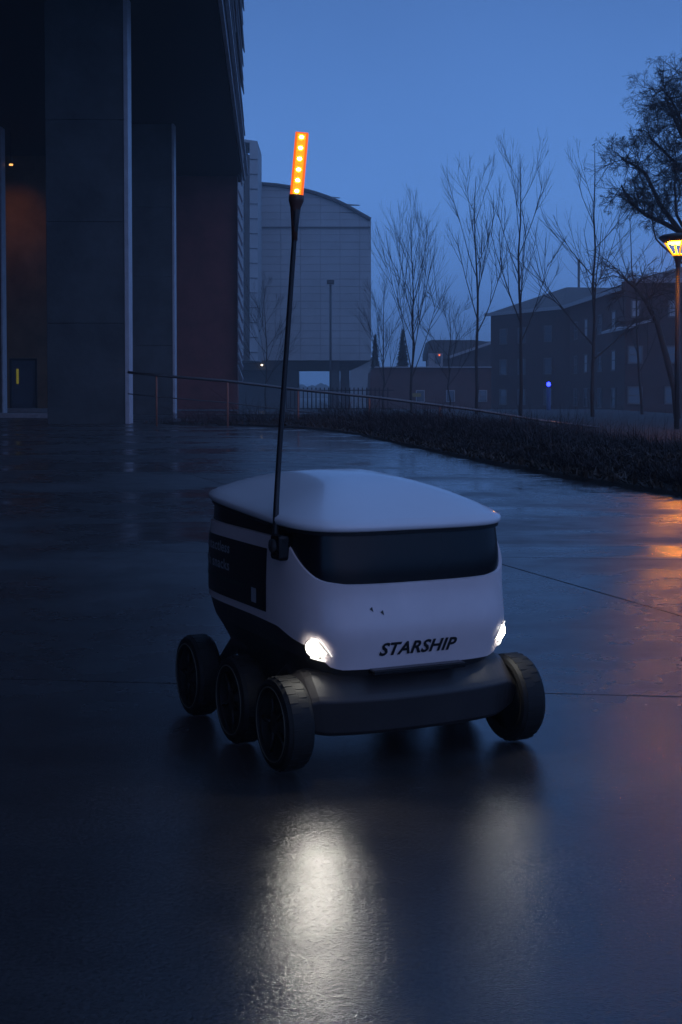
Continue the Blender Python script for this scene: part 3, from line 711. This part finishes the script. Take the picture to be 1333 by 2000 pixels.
sh.build('body_shell', M_WHITE, rob, True)
gb = MB(); band(gb, lambda t: z_hi(t) - .012, lambda t: z_lid(t) + .002, 5, -.007, -.005); gb.build('window_band', M_BLACK, rob, True)
gk = MB(); band(gk, lambda t: z_lid(t) - .010, lambda t: z_lid(t) + .001, 2, .001, .004); rim(gk, lambda t: z_lid(t) - .010, .001, -.02); gk.build('lid_gasket', mat('gasket_black', (.01, .01, .012), .5), rob, True)
# lid: rounded rim and dome
ld = MB(); m = NT; rings = [(0, .004, -.002), (.0, .0075, .001), (.0, .009, .007), (0, .0065, .013)]
for _, o_, dz in rings:
    for t in TS: p = plan(t, .5, o_); ld.v.append((p.x, p.y, lid_z(p.x) + dz))
K = 16
for k in range(1, K + 1):
    f = 1 - k / K
    for t in TS:
        p = plan(t, .5, .0065); x, y = p.x * f, p.y * f; rr_ = 1 - f ** 2.3
        ld.v.append((x, y, lid_z(x) + .014 + .072 * (1 - f ** 2.1)))
for k in range(len(rings) + K - 1):
    for i in range(m): j = (i + 1) % m; ld.f.append((k * m + i, k * m + j, (k + 1) * m + j, (k + 1) * m + i))
ld.f.append(tuple(range(m))[::-1])
ld.build('lid', M_LID, rob, True)
# dark tub under the shell
def tub_hi(t): return z_lo(t) + .006
def tub_mid(t): return interp(deg(t), [0, 40, 60, 100, 180], [.20, .22, .235, .25, .255])
tb = MB(); band(tb, tub_mid, tub_hi, 4, -.012, -.004)
band(tb, lambda t: .10, tub_mid, 6, -.085, -.012); band(tb, lambda t: .085, lambda t: .10, 1, -.12, -.085)
n0 = len(tb.v); tb.v += [tuple(plan(t, .085, -.12)) for t in TS]; tb.f.append(tuple(range(n0, n0 + NT)))
tb.build('chassis', M_CHAS, rob, True)
# broad front bumper between the wheels, bulging forward
def bump_sec(v, k):
    pass
bm_ = MB(); nv = 40; secs = []
for i in range(nv + 1):
    v = -.285 + .57 * i / nv; e = abs(v) / .285
    fwd = .365 - .045 * e ** 3.2 - .02 * e ** 2; top = .208 - .03 * smooth(.8, 1, e); bot = .074 + .02 * smooth(.7, 1, e)
    back = fwd - (.12 - .04 * e)
    secs.append([(back, v, top), (fwd - .060, v, top - .002), (fwd - .045, v, top - .010), (fwd - .008, v, top - .046), (fwd, v, top - .056), (fwd - .016, v, bot + .010), (fwd - .026, v, bot), (back, v, bot)])
for s in secs: bm_.v += s
for i in range(nv):
    for k in range(8): j = (k + 1) % 8; bm_.f.append((i * 8 + k, i * 8 + j, (i + 1) * 8 + j, (i + 1) * 8 + k))
bm_.f.append(tuple(range(8))); bm_.f.append(tuple(nv * 8 + k for k in range(7, -1, -1)))
bm_.build('bumper', M_BUMP, rob, False, bevel=.004)
# sensor strip in the bumper's upper part
MB().box((.348, -.01, .2075), (.03, .22, .012)).build('sensor_strip', M_BLACK, rob, bevel=.003)
# headlights: teardrop lenses wrapped round the corners
M_HL = mat('headlight_glow', (.9, .9, .85), .3, emit=(1, .97, .86), strength=45)
M_HLB = mat('headlight_housing', (.02, .02, .02), .3)
M_HLR = mat('headlight_glass_edge', (.5, .5, .48), .15, emit=(1, .96, .88), strength=1.2)
for sgn in (-1, 1):
    def tear(f0, f1, sc_, off):
        """teardrop outline on the skin: blunt outside, pointed inside"""
        c = []; 
        for a in np.linspace(0, 6.283, 36, endpoint=False):
            e = math.cos(a); h = math.sin(a) * (1 if e < 0 else (1 - e * .95)) 
            tdeg = f0 - e * f1; z = .2585 + h * .0175 * sc_ - (.010 * e if e > 0 else 0)
            c.append(plan(R(tdeg) * sgn, z, off))
        return c
    hs_ = MB(); f0_ = 43.0 if sgn < 0 else 39.0; o1 = tear(f0_, 9.5, 1.25, .0012); o2 = tear(f0_, 9.5, 1.25, -.02); n = len(o1)
    hs_.add(o1 + o2, [tuple(range(n))] + [(i, (i + 1) % n, n + (i + 1) % n, n + i) for i in range(n)])
    ho = hs_.build('headlight', M_HLB, rob, True)
    ln = MB(); cen = plan(R(f0_ + .5) * sgn, .2565, .0105); rr3 = [tear(f0_ + .6, 7.8 * q_, 1.0 * q_, .0040 + (1 - q_) * .0075) for q_ in (1, .72, .4)]
    for rg_ in rr3: ln.v += [tuple(p) for p in rg_]
    ln.v += [tuple(p) for p in tear(f0_ + .6, 7.8, 1.0, .0)]; ln.v.append(tuple(cen))
    for a1, b1_ in ((0, n), (n, 2 * n), (3 * n, 0)):
        ln.f += [(a1 + i, a1 + (i + 1) % n, b1_ + (i + 1) % n, b1_ + i) for i in range(n)]
    ln.f += [(2 * n + i, 2 * n + (i + 1) % n, 4 * n) for i in range(n)]
    ln.build('lens', M_HL, ho, True)
    hd = bpy.data.lights.new('headlight_beam', 'SPOT'); hd.energy = 1.9 if sgn < 0 else .9; hd.color = (1, .95, .84); hd.spot_size = R(92); hd.spot_blend = 1; hd.shadow_soft_size = .016
    hl_ = bpy.data.objects.new('headlight_beam', hd); COL.objects.link(hl_); hl_.parent = rob; hl_.location = cen + Vector((.022, 0, 0))
    hl_.rotation_euler = Vector((1, .22 * sgn, -.35)).to_track_quat('-Z', 'Y').to_euler()
    ar = MB(); pts = [plan(R(d_) * sgn, z_, .003) for d_, z_ in ((47, .281), (42, .280), (38, .272), (34, .257), (31, .243))]
    ar.tube(pts, .0012, 6); ar.build('lens_edge', M_HLR, ho, True)
    pts = [plan(R(d_) * sgn, z_, .003) for d_, z_ in ((48, .2385), (44, .2365), (40, .2345), (36, .233))]
    MB().tube(pts, .0022, 6).build('lens_edge', M_HLR, ho, True)
# lettering across the nose
def text_mesh(body, size, shear=0, offset=0):
    cu = bpy.data.curves.new('txt', 'FONT'); cu.body = body; cu.size = size; cu.shear = shear; cu.offset = offset; cu.align_x = 'CENTER'; cu.resolution_u = 3
    cu.space_character = 1.05
    ob = bpy.data.objects.new('txt', cu); COL.objects.link(ob); dg = bpy.context.evaluated_depsgraph_get(); dg.update()
    me = bpy.data.meshes.new_from_object(ob.evaluated_get(dg)); vs = [v.co.copy() for v in me.vertices]; fs = [tuple(p.vertices) for p in me.polygons]
    bpy.data.objects.remove(ob); return vs, fs
# v along the nose -> angle
def nose(v, z, off):
    lo, hi = R(-60), R(60)
    for _ in range(40):
        mid_ = (lo + hi) / 2
        if plan(mid_, z).y < v: lo = mid_
        else: hi = mid_
    return plan((lo + hi) / 2, z, off)
vs, fs = text_mesh('STARSHIP', .038, .28, .0012)
xs_ = [v.x for v in vs]; w0, w1 = min(xs_), max(xs_)
tv = []
for v in vs:
    vv = -.100 + (v.x - w0) / (w1 - w0) * .185 ; zz = .2405 + v.y * .98
    tv.append(nose(vv, zz, .0018))
tl = MB(); tl.add(tv, fs); tl.build('lettering', mat('lettering_black', (.01, .01, .012), .5), rob)
# scuffs on the nose
for v, z in ((-.118, .337), (-.094, .329)):
    c = nose(v, z, .0012); a = nose(v + .004, z - .004, .0012); b = nose(v + .002, z + .007, .0012); d_ = nose(v - .004, z + .003, .0012)
    MB().add([a, b, d_], [(0, 1, 2)]).build('scuff', M_CHAS, rob)
# poster panel on the side facing left
def side_pt(u, z, off):
    lo, hi = R(-179), R(-1)
    for _ in range(40):
        mid_ = (lo + hi) / 2
        if plan(mid_, z).x < u: lo = mid_
        else: hi = mid_
    return plan((lo + hi) / 2, z, off)
U0, U1, Z0, Z1 = -.318, .14, .314, .452
M_PANEL = mat('poster_black', (.006, .007, .006), .35)
pn = MB(); nu = 24
grid = []
for i in range(nu + 1):
    u = U0 + (U1 - U0) * i / nu
    for k_, z in enumerate((Z0, (Z0 + Z1) / 2, Z1)): pn.v.append(tuple(side_pt(u, z + .0 * u, .0015)))
for i in range(nu):
    for k_ in range(2): pn.f.append((i * 3 + k_, (i + 1) * 3 + k_, (i + 1) * 3 + k_ + 1, i * 3 + k_ + 1))
po = pn.build('side_poster', M_PANEL, rob)
M_PRINT = mat('poster_print', (.42, .44, .48), .5)
def side_text(body, size, u0, z0, width):
    vs, fs = text_mesh(body, size, 0, .0006); a, b = min(v.x for v in vs), max(v.x for v in vs)
    MB().add([side_pt(u0 + (v.x - a) / (b - a) * width, z0 + v.y, .003) for v in vs], fs).build('lettering', M_PRINT, po)
side_text('Contactless', .034, -.295, .418, .22)
side_text('with snacks', .034, -.295, .378, .22)
for i in range(22):
    u = -.285 + i * .0135; 
    if i in (4, 9, 15): continue
    z0 = .351; h = random.choice((.006, .009)); MB().add([side_pt(u, z0, .003), side_pt(u + .010, z0, .003), side_pt(u + .010, z0 + h, .003), side_pt(u, z0 + h, .003)], [(0, 1, 2, 3)]).build('print_mark', mat('faint_green_print', (.03, .07, .06), .5) if i == 0 else bpy.data.materials['faint_green_print'], po)
st = MB(); st.add([side_pt(.06, .326, .003), side_pt(.088, .326, .003), side_pt(.088, .358, .003), side_pt(.06, .358, .003)], [(0, 1, 2, 3)]); st.build('print_mark', M_PRINT, po)
# mast hinge and mast
hg = MB(); hc = side_pt(.205, .462, .006)
hg.box(hc + Vector((0, .0, 0)), (.05, .03, .055)); ho = hg.build('mast_hinge', M_BLACK, rob, bevel=.008)
MB().tube([hc + Vector((0, -.022, .004)), hc + Vector((0, .012, .004))], .014, 16).build('hinge_pin', M_CHAS, ho, True)
mb0 = RL(at(537, 1082, 2.80)); mb0 = Vector((hc.x, hc.y - .012, hc.z - .01))
top_w = [at(x, y, 2.86) for x, y in ((578, 385), (577, 440), (575, 470), (566, 600), (556, 740), (545, 900), (540, 985))]
mp_ = [RL(p) for p in top_w]; pts = mp_ + [mb0]
MB().tube(pts[::-1], [.0072, .0062, .006, .0056, .0056, .0056, .0075, .0135][:len(pts)], 12).build('mast', mat('mast_black', (.02, .02, .024), .45), rob, True)
mast = rob.children[-1] if False else [o for o in bpy.data.objects if o.name == 'mast'][0]
bt0, bt1 = at(579.5, 385, 2.86), at(590.5, 259, 2.86); ax = (bt1 - bt0).normalized(); lf = Vector((1, 0, 0)); lf = (lf - ax * lf.dot(ax)).normalized(); fw = ax.cross(lf)  # fw toward +y or -y
if fw.y > 0: fw = -fw
M3 = Matrix((lf, fw, ax)).transposed(); cc = (bt0 + bt1) / 2; Hh = (bt1 - bt0).length
MB().box(cc, (.028, .014, Hh), mtx=M3).build('beacon', mat('beacon_orange', (.9, .2, .02), .3, emit=(1, .13, .0), strength=1.0), mast, bevel=.002, local=RL)
MB().box(cc + fw * .0078, (.0185, .003, Hh * .95), mtx=M3).build('beacon_diffuser', mat('beacon_amber', (.9, .5, .02), .3, emit=(1, .27, .0), strength=1.25), mast, bevel=.001, local=RL)
M_LE = mat('beacon_led', (1, 1, .9), .3, emit=(1, .9, .55), strength=22); M_HALO = mat('beacon_hot_amber', (.9, .7, .1), .3, emit=(1, .55, .0), strength=1.3)
for i in range(6):
    f = (i + .5) / 6 - .02; c = bt0.lerp(bt1, f + .02) + fw * .0095
    for nm, rx, rz, oo, mm in (('led_halo', .0062, .0066, 0, M_HALO), ('led', .0042, .0028, .0014, M_LE)):
        e = MB(); ring_ = [c + fw * oo + lf * rx * math.cos(a) + ax * rz * math.sin(a) for a in np.linspace(0, 6.283, 16, endpoint=False)]
        e.add(ring_ + [p - fw * .0009 for p in ring_], [tuple(range(16))] + [(k_, 16 + k_, 16 + (k_ + 1) % 16, (k_ + 1) % 16) for k_ in range(16)])
        e.build(nm, mm, mast, local=RL)
cl = MB(); 
cp = [bt0 + ax * .004, bt0 - ax * .008, bt0 - ax * .022, bt0 - ax * .05, at(576, 470, 2.86)]
cl.tube(cp, [.0165, .0165, .0115, .0075, .0062], 14).build('beacon_socket', mat('socket_plastic', (.10, .045, .035), .45), mast, True, local=RL)
# wheels
def tyre_mesh():
    mb = MB(); Rr, w = .100, .062
    mb.lathe([(.070, -w / 2 + .006), (.084, -w / 2), (.092, -w / 2 + .003), (.0965, -w / 2 + .012), (.0975, 0), (.0965, w / 2 - .012), (.092, w / 2 - .003), (.084, w / 2), (.070, w / 2 - .006)], 'Y', n=56, closed=True)
    for k in range(28):
        for s in (-1, 1):
            a = 2 * math.pi * (k + (.5 if s > 0 else 0)) / 28; c, sn = math.cos(a), math.sin(a)
            M = Matrix(((-sn, 0, c), (0, 1, 0), (c, 0, sn)))
            mb.box(Vector((c * .0965, s * w * .18, sn * .0965)), (.011, w * .30, .0022), mtx=M)
    return mb.mesh('wheel', M_RUB, False)
def rim_mesh():
    mb = MB()
    mb.lathe([(.0005, -.020), (.018, -.024), (.026, -.020), (.030, -.010), (.064, -.012), (.070, -.022), (.0755, -.0265), (.0765, -.031), (.079, -.0315), (.080, -.026), (.070, .02), (.0005, .02)], 'Y', n=56)
    return mb.mesh('rim', mat('rim_plastic', (.015, .015, .016), .5), True)
def ring_mesh():
    mb = MB(); mb.lathe([(.0768 + .0010 * math.cos(a), -.0318 + .0010 * math.sin(a)) for a in np.linspace(0, 6.283, 6, endpoint=False)], 'Y', n=56, closed=True); return mb.mesh('rim_line', mat('rim_line', (.16, .15, .12), .4), True)
def hub_mesh():
    mb = MB()
    for k in range(5):
        a = k * 2 * math.pi / 5; mb.tube([(.022 * math.cos(a), -.022, .022 * math.sin(a)), (.066 * math.cos(a), -.020, .066 * math.sin(a))], .0045, 6)
    return mb.mesh('spokes', bpy.data.materials['rim_plastic'], True)
TY_, RI_, RG_, HU_ = tyre_mesh(), rim_mesh(), ring_mesh(), hub_mesh()
for s in (-1, 1):
    for u in (.265, .02, -.265):
        w = link_mesh('wheel', TY_, rob, (u, s * .281, .1005), (0, random.uniform(0, 1), 0) if s < 0 else (0, random.uniform(0, 1), math.pi))
        for nm, me in (('rim', RI_), ('rim_line', RG_), ('spokes', HU_)): link_mesh(nm, me, w)
    # suspension arms
    MB().tube([(.265, s * .235, .10), (.225, s * .222, .165), (.16, s * .215, .19), (.02, s * .222, .10)], [.015, .017, .018, .014], 10).build('suspension_arm', M_CHAS, rob, True)
    MB().tube([(-.265, s * .235, .10), (-.18, s * .215, .19), (-.06, s * .2, .2)], [.015, .018, .016], 10).build('suspension_arm', M_CHAS, rob, True)
    for u in (.265, .02, -.265): MB().tube([(u, s * .19, .1), (u, s * .255, .1)], .018, 12).build('axle', M_CHAS, rob, True)

# ------------------------------------------------------------------ damp evening air
hz = MB(); hz.box((50, 356, 14.3), (744, 812, 33.2)); ho = hz.build('haze', None); tag(ho, 'damp blue evening mist over the whole place', 'mist', kind='stuff')
hm = bpy.data.materials.new('haze'); hm.use_nodes = True; nt = hm.node_tree; nt.nodes.clear()
oo = nt.nodes.new('ShaderNodeOutputMaterial'); pv = nt.nodes.new('ShaderNodeVolumePrincipled'); pv.inputs['Color'].default_value = (.86, .88, .9, 1); pv.inputs['Density'].default_value = .0024
pv.inputs['Anisotropy'].default_value = .2
nt.links.new(pv.outputs[0], oo.inputs['Volume']); ho.data.materials.append(hm)
print('slabs', nsl, 'objects', len(bpy.data.objects), 'tris', sum(len(m.polygons) for m in bpy.data.meshes))
